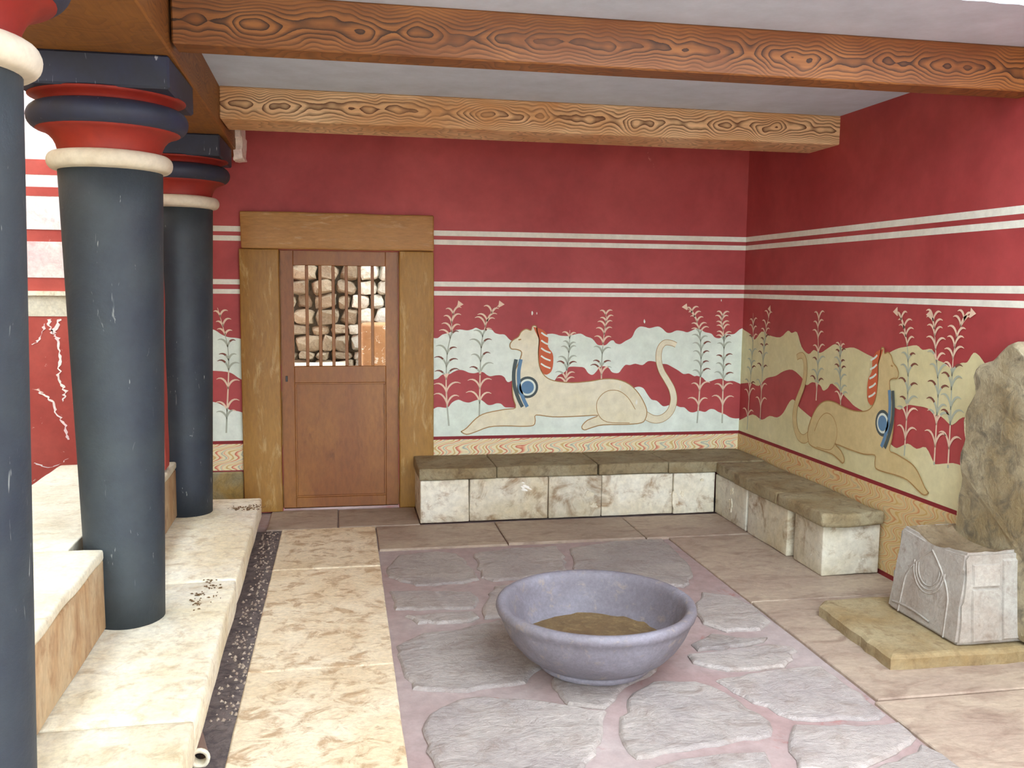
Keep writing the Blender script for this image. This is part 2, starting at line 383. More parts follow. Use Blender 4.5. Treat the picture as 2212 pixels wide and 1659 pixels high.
def smooth_line(pts, k=4):
    out = []
    n = len(pts)
    for i in range(n-1):
        p0 = Vector(pts[max(i-1, 0)]); p1 = Vector(pts[i]); p2 = Vector(pts[i+1]); p3 = Vector(pts[min(i+2, n-1)])
        for j in range(k):
            t = j/k
            out.append(tuple(0.5*((2*p1)+(p2-p0)*t+(2*p0-5*p1+4*p2-p3)*t*t+(3*p1-p0-3*p2+p3)*t**3)))
    out.append(tuple(pts[-1])); return out

for z0, z1 in ((1.945, 1.982), (1.883, 1.918), (1.588, 1.623), (1.524, 1.556)):
    for a, b in ((WL, -0.672), (0.632, XR)):
        BW.poly('stripe', [(a, z0), (b, z0), (b, z1), (a, z1)], M['stripe'], 1)
    RW.poly('stripe', [(1.2, z0), (YB, z0), (YB, z1), (1.2, z1)], M['stripe'], 1)
for a, b in ((WL, -0.672), (0.632, XR)):
    BW.poly('base_line', [(a, .484), (b, .484), (b, .507), (a, .507)], M['dred'], 3)
    mb = MB(); mb.box(a, b, YB-.012, YB, .30, .484); mb.build('dado', M['dado_x'], wall_back)
RW.poly('base_line', [(1.2, .486), (YB, .486), (YB, .509), (1.2, .509)], M['dred'], 3)
mb = MB(); mb.box(XR-.012, XR, 1.2, YB, .02, .486); mb.build('dado', M['dado_y'], wall_right)
for z0, z1, y0 in ((.13, .20, 4.02), (.25, .32, 4.02), (.02, .09, 4.0)):
    pts = [(y0+.11*math.cos(a)*(1 if abs(math.cos(a)) < .8 else .95), (z0+z1)/2+.035*math.sin(a)) for a in [i*math.pi/10 for i in range(20)]]
    RW.poly('grey_spot', pts, M['blue'], 12)

mb = MB(); mb.cbox(WL, -.69, YB-.03, YB, 0, .29, .01); mb.build('base_block', M['basest'], wall_back)
# cream hill bands, back wall
topC = [(20,465),(80,468),(130,430),(200,410),(260,385),(330,372),(410,382),(470,368),(510,352),(570,378),(640,368),(690,378),(720,410),(770,425),(830,430),(880,480),(920,500),(1000,500),(1150,450),(1330,420),(1400,425),(1450,440),(1540,445),(1600,430),(1680,418),(1740,450),(1810,475)]
topD = [(104,540),(150,548),(200,545),(250,500),(285,495),(310,525),(360,535),(420,500),(490,460),(530,380),(580,340),(640,345),(690,357),(780,338),(830,360),(880,405),(930,408),(990,383),(1060,390),(1110,403),(1160,385),(1200,368),(1260,372),(1310,402),(1380,418),(1420,460),(1480,468),(1540,425),(1590,425),(1640,420),(1700,370),(1750,355)]
botD = [(1750,1000),(1680,970),(1620,948),(1550,950),(1500,925),(1440,928),(1390,945),(1340,958),(1310,940),(1280,910),(1220,890),(1190,895),(1130,865),(1070,870),(1010,830),(940,790),(880,760),(810,755),(740,730),(670,728),(610,770),(530,755),(470,770),(420,768),(380,810),(340,858),(270,850),(230,800),(180,783),(130,795),(95,840),(50,880)]
botC = [(1763,858),(1720,800),(1650,790),(1570,788),(1540,800),(1500,850),(1430,885),(1390,940),(1340,965),(1270,950),(1180,900),(1000,900),(880,960),(845,940),(830,910),(790,885),(730,885),(670,895),(630,880),(590,850),(540,850),(490,862),(430,855),(370,830),(310,825),(250,850),(210,872),(130,878),(80,920),(20,935)]
lowC = [(20,1270),(80,1240),(160,1248),(200,1240),(240,1190),(310,1158),(370,1180),(430,1190),(490,1170),(550,1155),(590,1175),(640,1215),(690,1215),(740,1198),(790,1205),(830,1240),(890,1245),(1200,1250),(1700,1150)]
lowD = [(300,1150),(440,1100),(490,1040),(560,1012),(620,1030),(660,1090),(710,1155),(770,1170),(830,1225),(870,1230),(920,1215),(970,1218),(1030,1240),(1080,1245),(1130,1290),(1180,1300),(1240,1282),(1310,1295),(1360,1265),(1410,1265),(1460,1295),(1530,1320),(1590,1355),(1650,1368),(1705,1365)]
def wpts(wall, zf, pts): return [wall.px(*zf(*p)) for p in pts]
def cl(pts, lo, hi): return [(min(max(u, lo), hi), z) for u, z in pts]
up_b = cl(smooth_line(wpts(BW, zC, topC)+wpts(BW, zD, topD), 3), .632, XR-.001)
dn_b = cl(smooth_line(wpts(BW, zD, botD)+wpts(BW, zC, botC), 3), .632, XR-.001)
up_b[0] = (.632, up_b[0][1]); dn_b[-1] = (.632, dn_b[-1][1]); up_b[-1] = (XR-.001, up_b[-1][1]); dn_b[0] = (XR-.001, dn_b[0][1])
lw_b = cl(smooth_line(wpts(BW, zC, lowC)+wpts(BW, zD, lowD), 3), .632, XR-.001)
lw_b[0] = (.632, lw_b[0][1]); lw_b[-1] = (XR-.001, lw_b[-1][1])
bands_b = [up_b+dn_b, lw_b+[(XR-.001, .505), (.632, .505)]]
for q in bands_b: BW.poly('cream_band', q, M['cream'], 2)
# piece left of the door (full-frame pixels)
upL = [(440,705),(464,713),(478,722),(492,728),(510,730),(526,733)]; dnL = [(530,824),(515,816),(500,806),(480,802),(440,800)]; lwL = [(440,866),(466,869),(482,876),(498,886),(514,888),(530,893)]
uL = smooth_line([BW.px(*p) for p in upL], 3); dL = smooth_line([BW.px(*p) for p in dnL], 3); lL = smooth_line([BW.px(*p) for p in lwL], 3)
bands_b += [uL+dL, lL+[(lL[-1][0], .505), (lL[0][0], .505)]]
BW.poly('cream_band', bands_b[2], M['cream'], 2); BW.poly('cream_band', bands_b[3], M['cream'], 2)
# right wall
topE = [(128,330),(190,370),(215,403),(260,350),(310,375),(380,388),(430,345),(455,360),(490,355),(520,450),(565,497),(600,470),(640,490),(690,460),(740,432),(790,460),(860,455),(950,500),(1040,535),(1090,490),(1150,460),(1200,450),(1270,440),(1310,470),(1370,465),(1400,530),(1450,555),(1500,590),(1560,555),(1600,550),(1640,490),(1680,510),(1760,600),(1900,560),(2050,640)]
botE = [(2050,1000),(1800,1040),(1640,930),(1570,910),(1500,960),(1450,920),(1420,900),(1380,890),(1340,850),(1270,835),(1210,830),(1160,860),(1110,838),(1060,860),(960,880),(870,840),(830,800),(800,770),(720,690),(690,720),(660,735),(640,700),(590,680),(550,700),(520,650),(460,600),(400,610),(350,640),(290,655),(240,705),(190,685),(120,690)]
lowE = [(115,930),(200,890),(260,925),(310,900),(360,910),(400,880),(440,810),(470,795),(510,850),(700,1000),(900,1120),(1030,1100),(1090,1080),(1140,1110),(1210,1080),(1270,1115),(1330,1105),(1380,1200),(1400,1215),(1460,1210),(1540,1215),(1700,1300)]
def onward(z0, a, y0):      # the hills go on towards the viewer, beyond the throne
    n = int((y0-1.2)/.08); return [(y0-.08*k, z0+a*math.sin(k*.9)+.4*a*math.sin(k*2.3)) for k in range(1, n)]+[(1.2, z0)]
tE = wpts(RW, zE, topE); bE = wpts(RW, zE, botE); wE = wpts(RW, zE, lowE)
uE = cl(smooth_line(tE+onward(1.22, .04, tE[-1][0]), 3), 1.2, YB-.001); dE = cl(smooth_line(onward(.90, .03, bE[0][0])[::-1]+bE, 3), 1.2, YB-.001); lE = cl(smooth_line(wE+onward(.66, .03, wE[-1][0]), 3), 1.2, YB-.001)
uE[0] = (YB-.001, uE[0][1]); dE[-1] = (YB-.001, dE[-1][1]); lE[0] = (YB-.001, lE[0][1])
bands_r = [uE+dE, lE+[(lE[-1][0], .507), (YB-.001, .507)]]
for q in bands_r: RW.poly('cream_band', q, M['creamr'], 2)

def inside(poly, u, z):
    c = False; n = len(poly); j = n-1
    for i in range(n):
        (xi, yi), (xj, yj) = poly[i], poly[j]
        if (yi > z) != (yj > z) and u < (xj-xi)*(z-yi)/(yj-yi)+xi: c = not c
        j = i
    return c
def ribbon(wall, V, F, MI, pts, widths, layer, mi_f):
    off = 0.0012*layer
    base = len(V); n = len(pts)
    for i, (p, wd) in enumerate(zip(pts, widths)):
        a = Vector(pts[max(i-1, 0)]); b = Vector(pts[min(i+1, n-1)]); t = (b-a)
        t = t.normalized() if t.length > 1e-9 else Vector((0, 1)); nn = Vector((-t.y, t.x))*wd
        for s in (1, -1): V.append(wall.p(p[0]+nn.x*s, p[1]+nn.y*s, off))
    for i in range(n-1):
        q = (base+2*i, base+2*i+1, base+2*i+3, base+2*i+2)
        F.append(q if wall.kind == 'b' else q[::-1])
        MI.append(mi_f(((pts[i][0]+pts[i+1][0])/2, (pts[i][1]+pts[i+1][1])/2), i/(n-1)))
def reed(wall, bands, stem_px, npair, size, flower=0, seed=0, leafmask=None):
    """painted reed: a stem with arching leaves in pairs; pale on the red, grey on the cream"""
    rr = random.Random(seed); V, F, MI = [], [], []
    st = smooth_line([wall.px(*p) for p in stem_px], 8); n = len(st)
    onc = lambda p: any(inside(b, p[0], p[1]) for b in bands)
    ribbon(wall, V, F, MI, st, [0.006*(1-0.75*i/(n-1)) for i in range(n)], 3, lambda p, t: 1 if onc(p) else 0)
    hgt = st[-1][1]-st[0][1]
    for k in range(npair):
        f = 0.10+0.86*(k+0.4*rr.random())/npair
        i = min(n-1, int(f*(n-1))); b = Vector(st[i])
        for s in (-1, 1):
            L = size*rr.uniform(.8, 1.1)*(1-0.45*f); rise = L*rr.uniform(.85, 1.15)
            tip_dark = rr.random() < 0.45
            q = [tuple(b+Vector((s*L*(t**1.5), rise*(1-(1-t)**2)*1.0-rise*0.22*t**4))) for t in [j/7 for j in range(8)]]
            wd = [0.0016+0.0052*math.sin(math.pi*min(1, t*.9+.1))*(1 if t < .99 else .5) for t in [j/7 for j in range(8)]]
            ribbon(wall, V, F, MI, q, wd, 4, lambda p, t, td=tip_dark: (2 if (td and t > .35) else 1) if onc(p) else 0)
    if flower:
        b = Vector(st[-1]); d = 1 if flower > 0 else -1
        q = [tuple(b+Vector((0, -.015))), tuple(b+Vector((d*.025, .02)))]
        ribbon(wall, V, F, MI, q, [.003, .024], 4.6, lambda p, t: 0)
    return mesh('painted_reed', V, F, None, wall.obj, mats=[M['reed_pale'], M['reed_grey'], M['reed_dark']], mi=MI)
for i, (pts, npair, size, fl) in enumerate((
    ([zC(205,1450), zC(180,1150), zC(175,900), zC(190,620), zC(235,400), zC(240,250), zC(300,100)], 9, .105, 1),
    ([zC(545,1340), zC(550,1100), zC(555,850), zC(570,550), zC(600,380), zC(660,230), zC(760,100)], 9, .105, 1),
    ([zC(1505,1030), zC(1520,860), zC(1550,600), zC(1558,380)], 7, .085, 0),
    ([zD(150,1000), zD(150,800), zD(165,560), zD(185,390), zD(205,240), zD(165,165)], 8, .085, 0),
    ([zD(1220,1420), zD(1245,1100), zD(1262,800), zD(1262,560), zD(1240,370), zD(1190,230), zD(1110,130)], 12, .088, -1),
    ([zD(1500,1420), zD(1508,1100), zD(1515,800), zD(1520,560), zD(1515,400), zD(1495,280), zD(1525,180)], 12, .088, 0),
    ([(489,935), (491,880), (494,800), (492,750), (480,700), (470,665)], 9, .085, 0))):
    reed(BW, bands_b, pts, npair, size, fl, 20+i)
for i, (pts, npair, size, fl) in enumerate((
    ([zE(165,990), zE(180,760), zE(195,560), zE(205,380), zE(205,230)], 9, .10, 0),
    ([zE(250,930), zE(262,680), zE(275,480), zE(290,330), zE(320,210)], 9, .10, 1),
    ([zE(615,800), zE(625,640), zE(630,480), zE(628,330), zE(638,250)], 7, .10, 0),
    ([zE(775,840), zE(775,700), zE(772,560), zE(778,410)], 7, .09, 0),
    ([zE(1190,1160), zE(1205,930), zE(1215,700), zE(1212,470), zE(1185,320), zE(1150,230)], 10, .10, 1),
    ([zE(1385,1220), zE(1400,960), zE(1412,720), zE(1395,470), zE(1385,320), zE(1370,250)], 10, .10, 1),
    ([zE(1475,1240), zE(1490,960), zE(1500,700), zE(1515,480), zE(1560,320), zE(1620,240)], 10, .10, -1))):
    reed(RW, bands_r, pts, npair, size, fl, 60+i)

# a plain resting animal painted on each wall (a generic stand-in)
def beast(wall, fx, fz, fur):
    mp = lambda pts: [(fx(u), fz(z)) for u, z in pts]
    body = [(-.02,.02),(.02,.045),(.09,.115),(.16,.15),(.30,.175),(.37,.185),(.352,.26),(.345,.36),(.36,.44),(.395,.52),(.41,.58),(.375,.60),(.335,.605),(.325,.635),(.345,.665),(.385,.69),(.405,.725),(.44,.745),(.475,.735),(.485,.765),(.512,.765),(.52,.725),(.535,.67),(.53,.58),(.54,.48),(.58,.41),(.65,.375),(.78,.36),(.92,.37),(1.02,.385),(1.12,.38),(1.21,.345),(1.28,.28),(1.33,.20),(1.35,.14),(1.34,.09),(1.31,.06),(1.2,.05),(1.02,.05),(.93,.03),(.88,.015),(.86,.04),(.90,.085),(.98,.12),(.80,.115),(.64,.115),(.52,.13),(.515,.09),(.50,.055),(.42,.05),(.30,.055),(.18,.05),(.08,.015),(.02,.0)]
    b = smooth_line(mp(body)+mp(body[:1]), 3)[:-1]
    wall.poly('painted_animal', b, fur, 6)
    V, F, MI = [], [], []
    ribbon(wall, V, F, MI, b+[b[0]], [0.0035]*(len(b)+1), 7, lambda p, t: 0)
    hau = smooth_line(mp([(1.22,.06),(1.05,.07),(.98,.13),(.97,.22),(1.03,.29),(1.12,.30),(1.2,.25),(1.26,.16)]), 4)
    ribbon(wall, V, F, MI, hau, [.0025]*len(hau), 7, lambda p, t: 0)
    eye = mp([(.385,.668),(.405,.672)]); ribbon(wall, V, F, MI, eye, [.005, .004], 7, lambda p, t: 0)
    mesh('painted_outline', V, F, None, wall.obj, mats=[M['beast_line']], mi=MI)
    V, F, MI = [], [], []
    tail = smooth_line(mp([(1.33,.12),(1.40,.085),(1.47,.09),(1.53,.14),(1.555,.22),(1.54,.30),(1.50,.37),(1.455,.44),(1.43,.52),(1.435,.60),(1.47,.645),(1.52,.645),(1.56,.63)]), 5)
    ribbon(wall, V, F, MI, tail, [.032-.012*i/len(tail) for i in range(len(tail))], 4.6, lambda p, t: 1)
    ribbon(wall, V, F, MI, tail, [.028-.012*i/len(tail) for i in range(len(tail))], 5.2, lambda p, t: 0)
    mesh('painted_tail', V, F, None, wall.obj, mats=[fur, M['beast_line']], mi=MI)
    # plain mane and shoulder disc
    mane = smooth_line(mp([(.49,.76),(.56,.74),(.60,.69),(.60,.62),(.635,.57),(.64,.50),(.625,.44),(.58,.42),(.545,.47),(.53,.58),(.535,.67)]), 3)
    wall.poly('painted_mane', mane, M['orange'], 7)
    V, F, MI = [], [], []
    for k in range(5):
        z = .47+.055*k; q = mp([(.55,z+.03),(.58,z+.01),(.62,z-.005)])
        ribbon(wall, V, F, MI, smooth_line(q, 3), [.006]*7, 8, lambda p, t: 0)
    mesh('painted_mane_lock', V, F, None, wall.obj, mats=[M['cream']], mi=MI)
    for r, mt, ly in ((.078, 'slate', 7), (.060, 'cream', 8), (.046, 'blue', 9)):
        wall.poly('painted_disc', mp([(.455+r*math.cos(a), .33+r*math.sin(a)) for a in [i*math.pi/14 for i in range(28)]]), M[mt], ly)
    for a0, mt in ((.20, 'slate'), (.235, 'blue')):
        V, F, MI = [], [], []
        q = smooth_line(mp([(a0+.17,.53),(a0+.155,.44),(a0+.16,.34),(a0+.19,.25),(a0+.22,.19)]), 4)
        ribbon(wall, V, F, MI, q, [.013]*len(q), 8, lambda p, t: 0)
        mesh('painted_collar', V, F, None, wall.obj, mats=[M[mt]], mi=MI)
beast(BW, lambda u: .86+u*1.03, lambda z: .52+z*1.03, M['beast'])
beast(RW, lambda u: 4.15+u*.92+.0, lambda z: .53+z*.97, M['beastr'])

# plaster flakes on the red
for i, (x, y, s) in enumerate(((1149,676,5),(1159,677,3),(1391,694,5),(1339,835,5),(1557,649,3),(1374,869,6))):
    u, z = BW.px(x, y); rr = random.Random(i)
    BW.poly('paint_chip', [(u+s/300*.5*math.cos(a)*rr.uniform(.5, 1), z+s/300*math.sin(a)*rr.uniform(.7, 1.2)) for a in [k*math.pi/4 for k in range(8)]], M['stripe'], 9)

# ------------------------------------------------------------------ paving
def pa(x, y): return (780+x*.37071, 1100+y*.37069)
def pb(x, y): return (1460+x*.367, 1050+y*.36709)
def fl(zf, pts): return [tuple(atz(*zf(*p), 0.0))[:2] for p in pts]
flags = [
 fl(pa, [(150,330),(215,262),(440,238),(560,252),(640,330),(690,400),(600,422),(320,435),(160,385)]),
 fl(pa, [(655,255),(860,222),(1140,210),(1175,250),(1200,345),(1100,372),(900,400),(770,410),(700,390)]),
 fl(pa, [(1215,225),(1480,182),(1760,170),(1800,205),(1900,305),(1935,385),(1880,445),(1700,430),(1450,400),(1240,345)]),
 fl(pa, [(165,470),(380,465),(640,472),(680,500),(660,565),(540,572),(200,575)]),
 fl(pa, [(255,615),(500,592),(660,590),(690,620),(640,645),(330,657)]),
 fl(pa, [(710,560),(775,445),(900,425),(1100,400),(1250,390),(1350,430),(1200,560),(1000,620),(830,620),(720,628)]),
 fl(pa, [(205,785),(350,715),(560,695),(800,635),(1000,650),(1200,800),(1080,880),(960,1000),(620,1052),(300,1035),(235,900)]),
 fl(pa, [(1110,985),(1230,820),(1500,800),(1700,860),(1720,930),(1560,1010),(1480,1100),(1420,1152),(1200,1128),(1160,1080)]),
 fl(pa, [(370,1235),(450,1155),(560,1105),(720,1085),(1000,1103),(1430,1170),(1410,1300),(1370,1420),(1290,1520),(1240,1600),(900,1640),(520,1600),(380,1400)]),
 [tuple(atz(*p))[:2] for p in [(1366,1492),(1410,1468),(1503,1468),(1541,1479),(1600,1511),(1663,1553),(1666,1584),(1552,1606),(1460,1618),(1375,1634),(1345,1600),(1338,1560)]],
 fl(pb, [(90,920),(200,862),(420,888),(540,882),(520,903),(400,933),(130,958)]),
 fl(pb, [(70,985),(330,953),(560,925),(690,942),(715,962),(640,1055),(300,1076),(100,1030)]),
 fl(pb, [(235,1132),(420,1092),(720,1056),(860,1050),(950,1112),(1100,1212),(1235,1330),(1200,1357),(900,1366),(690,1360),(600,1328),(400,1228)]),
 fl(pb, [(692,1394),(900,1400),(1150,1395),(1310,1380),(1415,1470),(1300,1560),(1120,1640),(1000,1700),(720,1660),(662,1500)]),
 fl(pb, [(150,620),(320,640),(460,700),(560,790),(500,835),(300,848),(160,800),(110,700)]),
 fl(pb, [(1340,1575),(1440,1505),(1740,1640),(1800,1760),(1500,1800),(1250,1760),(1160,1650)]),
 fl(pb, [(-180,1660),(20,1596),(250,1566),(530,1556),(560,1620),(620,1740),(300,1820),(-150,1800)]),
]
for i, q in enumerate(flags):
    V, F = slab(q, -.06, 0.004*((i*7) % 3-1)*.5, 0.010, 0.016, 0.012, 0.05, i)
    mesh('flagstone', V, F, M['flag'], floor)
# flags towards the viewer, below the frame
for x, y, s in ((.55, 2.2, .3), (1.2, 2.15, .33), (1.75, 2.1, .25), (.6, 1.5, .3), (1.3, 1.45, .35), (.5, .9, .3), (1.2, .85, .3), (1.8, 1.2, .22)):
    q = [(x+s*rr2*math.cos(a), y+s*.9*rr2*math.sin(a)) for a, rr2 in [(k*math.pi/4+.2, R.uniform(.8, 1.05)) for k in range(8)]]
    V, F = slab(q, -.06, -.002, .012, .018, .006, .06, int(x*100)); mesh('flagstone', V, F, M['flag'], floor)
def rect_slabs(items, mat, bev=.006):
    for i, (x0, x1, y0, y1) in enumerate(items):
        V, F = slab([(x0, y0), (x1, y0), (x1, y1), (x0, y1)], -.06, .0015*((i*5) % 3), bev, bev*1.2, .0015, .12, i)
        mesh('paving_slab', V, F, mat, floor)
ys = [0.3, 1.4, 2.35, atz(700, 1443).y, atz(650, 1230).y, 5.92]
LX = -.40
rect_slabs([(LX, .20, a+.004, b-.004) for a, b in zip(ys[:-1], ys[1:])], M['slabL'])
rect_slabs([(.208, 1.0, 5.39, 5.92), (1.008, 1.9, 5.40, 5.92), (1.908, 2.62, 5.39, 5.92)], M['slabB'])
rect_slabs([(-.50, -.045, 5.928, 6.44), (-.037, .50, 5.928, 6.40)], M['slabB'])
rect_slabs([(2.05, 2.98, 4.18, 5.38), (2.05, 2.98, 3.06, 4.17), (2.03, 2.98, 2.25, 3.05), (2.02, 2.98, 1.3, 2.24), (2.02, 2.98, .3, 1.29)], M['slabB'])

# ------------------------------------------------------------------ benches
def bench_block(root, name, x0, x1, y0, y1, z0, z1, mat, seed, bev=.008, amp=.004):
    V, F = subdiv_box(x0, x1, y0, y1, z0, z1, .07, bev, amp, 5, seed)
    return mesh(name, V, F, mat, root, loc=((x0+x1)/2, (y0+y1)/2, z0), smooth=True)
bb = empty('stone_bench', (1.5, 6.2, 0)); tag(bb, 'long low stone bench along the back wall between the door and the corner', 'bench')
bx = [.50, .835, 1.385, 1.765, 2.29, 2.606]
for i in range(5):
    bench_block(bb, 'front_block', bx[i]+.003, bx[i+1]-.003, 5.95+.006*(i % 2), 6.42, .002, .293, M['bench'], i*3.1)
tx = [.49, 1.02, 1.74, 2.25, 2.975]
for i in range(4):
    bench_block(bb, 'top_slab', tx[i]+.002, tx[i+1]-.002, 5.935+.012*((i*2) % 3), 6.425, .296, .374, M['bencht'], 40+i*2.3, .010, .006)
br = empty('stone_bench', (2.8, 5.2, 0)); tag(br, 'short low stone bench along the right wall ending beside the throne', 'bench')
by = [4.50, 4.86, 5.42, 5.950]
for i in range(3):
    bench_block(br, 'front_block', 2.605 if i else 2.62, 2.97, by[i]+(.02 if i else 0), by[i+1]-(.035 if i == 0 else .003), 0.002, .285, M['bench'], 60+i*2.9)
for i, (a, b) in enumerate(((4.46, 5.0), (5.003, 5.6), (5.603, 5.93))):
    bench_block(br, 'top_slab', 2.585 if i < 2 else 2.60, 2.97, a, b, .288, .366, M['bencht'], 80+i*2.1, .018 if i == 0 else .01, .012 if i == 0 else .006)
# white plaster repairs on the front blocks
def patch(root, x, y, wpx, hpx, plane, seed):
    rr = random.Random(seed); P = []
    for k in range(14):
        a = k*2*math.pi/14; f = rr.uniform(.55, 1.1); P.append((x+wpx*f*math.cos(a), y+hpx*f*math.sin(a)))
    off = .007
    if plane[0] == 'y': Q = [aty(px_, py_, plane[1]-off) for px_, py_ in P]; dv = Vector((0, off+.01, 0))
    else: Q = [atx(px_, py_, plane[1]-off) for px_, py_ in P]; dv = Vector((off+.01, 0, 0))
    n = len(Q); V = [tuple(q) for q in Q]+[tuple(q+dv) for q in Q]
    mesh('plaster_patch', V, [tuple(range(n))]+[(i, (i+1) % n, n+(i+1) % n, n+i) for i in range(n)], M['gypw'], root)
for i, (x, y, a, b) in enumerate(((1273,1068,11,8),(1283,1092,10,6),(1458,1078,7,22),(1474,1068,5,7),(1518,1037,5,4))): patch(bb, x, y, a, b, ('y', 5.95), i)
for i, (x, y, a, b) in enumerate(((1577,1090,4,17),(1580,1062,4,8))): patch(br, x, y, a, b, ('x', 2.605), 9+i)

# ------------------------------------------------------------------ throne
dais = empty('throne_platform', (2.65, 3.64, 0)); tag(dais, 'low worn stone platform under the throne', 'platform')
V, F = slab([(2.26, 3.30), (2.60, 3.285), (3.0, 3.275), (3.0, 3.98), (2.60, 4.0), (2.34, 3.99), (2.285, 3.93)], 0, .066, .016, .026, .006, .06, 4)
mesh('platform_slab', V, F, M['plat'], dais)
th = empty('stone_throne', (2.75, 3.59, .066)); tag(th, 'pale stone throne with a tall wavy backrest against the red right wall', 'throne')
# seat block: front face looks into the room, tapering slightly upwards
def seat_block():
    bm = bmesh.new(); bmesh.ops.create_cube(bm, size=1)
    for v in bm.verts:
        top = v.co.z > 0; sx = v.co.x; sy = v.co.y
        x = 2.93 if sx > 0 else (2.645 if top else 2.595)
        y = (3.83 if top else 3.85) if sy > 0 else (3.37 if top else 3.335)
        v.co = Vector((x, y, .468 if top else .066))
    for ax, lo, hi, n in ((0, 2.595, 2.93, 14), (1, 3.335, 3.85, 18), (2, .066, .468, 14)):
        for k in range(1, n):
            no = Vector((0, 0, 0)); no[ax] = 1; pc = Vector((0, 0, 0)); pc[ax] = lo+(hi-lo)*k/n
            bmesh.ops.bisect_plane(bm, geom=list(bm.verts)+list(bm.edges)+list(bm.faces), plane_co=pc, plane_no=no)
    bm.normal_update()
    ed = [e for e in bm.edges if len(e.link_faces) == 2 and e.calc_face_angle(0) > .9]
    bmesh.ops.bevel(bm, geom=ed, offset=.012, segments=2, affect='EDGES')
    for v in bm.verts:   # hollowed seat
        if v.co.z > .45:
            a = (v.co.y-3.60)/.22; b_ = (v.co.x-2.79)/.14
            r = max(abs(a)**2.2+abs(b_)**2.6, 0)
            if r < 1: v.co.z -= .055*(1-r)**.6
            if v.co.x < 2.72: v.co.z -= .018*max(0, 1-((v.co.y-3.6)/.24)**2)
    bm.verts.index_update()
    V = wobble([v.co[:] for v in bm.verts], .003, 9, 3); F = [[v.index for v in f.verts] for f in bm.faces]; bm.free()
    return V, F
V, F = seat_block(); V = [(x, y, z+.004) for x, y, z in V]; 
def _mi(f):
    c = sum((Vector(V[i]) for i in f), Vector())/len(f)
    return 1 if c.z > .395 and 2.67 < c.x and 3.385 < c.y < 3.815 else 0
seat = mesh('seat', V, F, None, th, loc=(2.75, 3.59, .066), mats=[M['throne'], M['seatst']], mi=[_mi(f) for f in F])
# raised mouldings on the front: an arch with stacked curves
def tube(pts, r, n=6):
    V, F = [], []
    for i, p in enumerate(pts):
        a = Vector(pts[max(i-1, 0)]); b = Vector(pts[min(i+1, len(pts)-1)]); t = (b-a).normalized()
        u = t.cross(Vector((1, 0, .13))).normalized() if abs(t.x) < .9 else t.cross(Vector((0, 0, 1))).normalized(); v = t.cross(u)
        for k in range(n):
            an = 2*math.pi*k/n; V.append(tuple(Vector(p)+(u*math.cos(an)+v*math.sin(an))*r))
    for i in range(len(pts)-1):
        for k in range(n):
            k2 = (k+1) % n; F.append((i*n+k, i*n+k2, (i+1)*n+k2, (i+1)*n+k))
    return V, F
def onfront(y, z): return (2.595+(z-.066)/.402*.05-.001, y, z)
for side in (1, -1):
    pts = [onfront(3.592+side*(.165-.02*t-.145*max(0, (t-.45)/.55)**1.7), .075+.345*t) for t in [i/16 for i in range(17)]]
    V, F = tube(smooth_line(pts, 2), .0045); mesh('arch_moulding', V, F, M['throne'], seat, smooth=True)
for rad in (.075, .092, .108):
    pts = [onfront(3.592+rad*math.sin(a), .335-rad*1.05*math.cos(a)) for a in [math.radians(-95+190*i/18) for i in range(19)]]
    V, F = tube(pts, .0045); mesh('curve_moulding', V, F, M['throne'], seat, smooth=True)
pts = [onfront(3.53+.28*t, .105+.012*math.sin(t*3)) for t in [i/8 for i in range(9)]]
V, F = tube(pts, .006); mesh('low_moulding', V, F, M['throne'], seat, smooth=True)
# panels and crocket post on the side towards the viewer
def onside(x, z): return (x, 3.335+(z-.066)/.402*.035, z)
for (x0, x1, z0, z1) in ((2.665, 2.80, .085, .315), (2.67, 2.80, .325, .42), (2.815, 2.925, .085, .44)):
    q = [onside(x0, z0), onside(x1, z0), onside(x1, z1), onside(x0, z1)]
    cx_ = sum(p[0] for p in q)/4; cz_ = sum(p[2] for p in q)/4
    V = q+[(p[0]+(cx_-p[0])*.06, p[1]-.011, p[2]+(cz_-p[2])*.05) for p in q]
    mesh('side_panel', V, [(4, 5, 6, 7), (0, 1, 5, 4), (1, 2, 6, 5), (2, 3, 7, 6), (3, 0, 4, 7)], M['throne'], seat)
# backrest: undulating outline mirrored about its peak
def pz(x, y): return (1880+x*.434, 700+y*.434)
half = [(430,960),(440,890),(445,850),(460,770),(452,690),(450,640),(475,570),(472,480),(488,410),(528,335),(524,250),(555,197),(610,180),(650,138),(690,100),(725,87)]
hp = []
for p in half:
    q = atx(*pz(*p), 2.90); hp.append((q.y, q.z))
pk = hp[-1][0]
hp[0] = (hp[0][0], .074)
hp = [(y, z) for y, z in smooth_line(hp, 2)]
outline = hp+[(2*pk-y, z) for y, z in hp[::-1][1:]]
def backrest():
    n = len(outline); V = []; F = []
    cyv = pk; czv = .9
    rings = ((2.985, 1.0), (2.925, 1.0), (2.905, .985), (2.898, .955))
    for x, s in rings:
        for y, z in outline: V.append((x-.012+.004*math.sin(y*40+z*31), cyv+(y-cyv)*s, czv+(z-czv)*s))
    for L in range(3):
        for i in range(n):
            j = (i+1) % n; F.append((L*n+j, L*n+i, (L+1)*n+i, (L+1)*n+j))
    F.append(tuple(3*n+i for i in range(n)))
    return V, F
V, F = backrest(); mesh('backrest', V, F, M['back'], th)

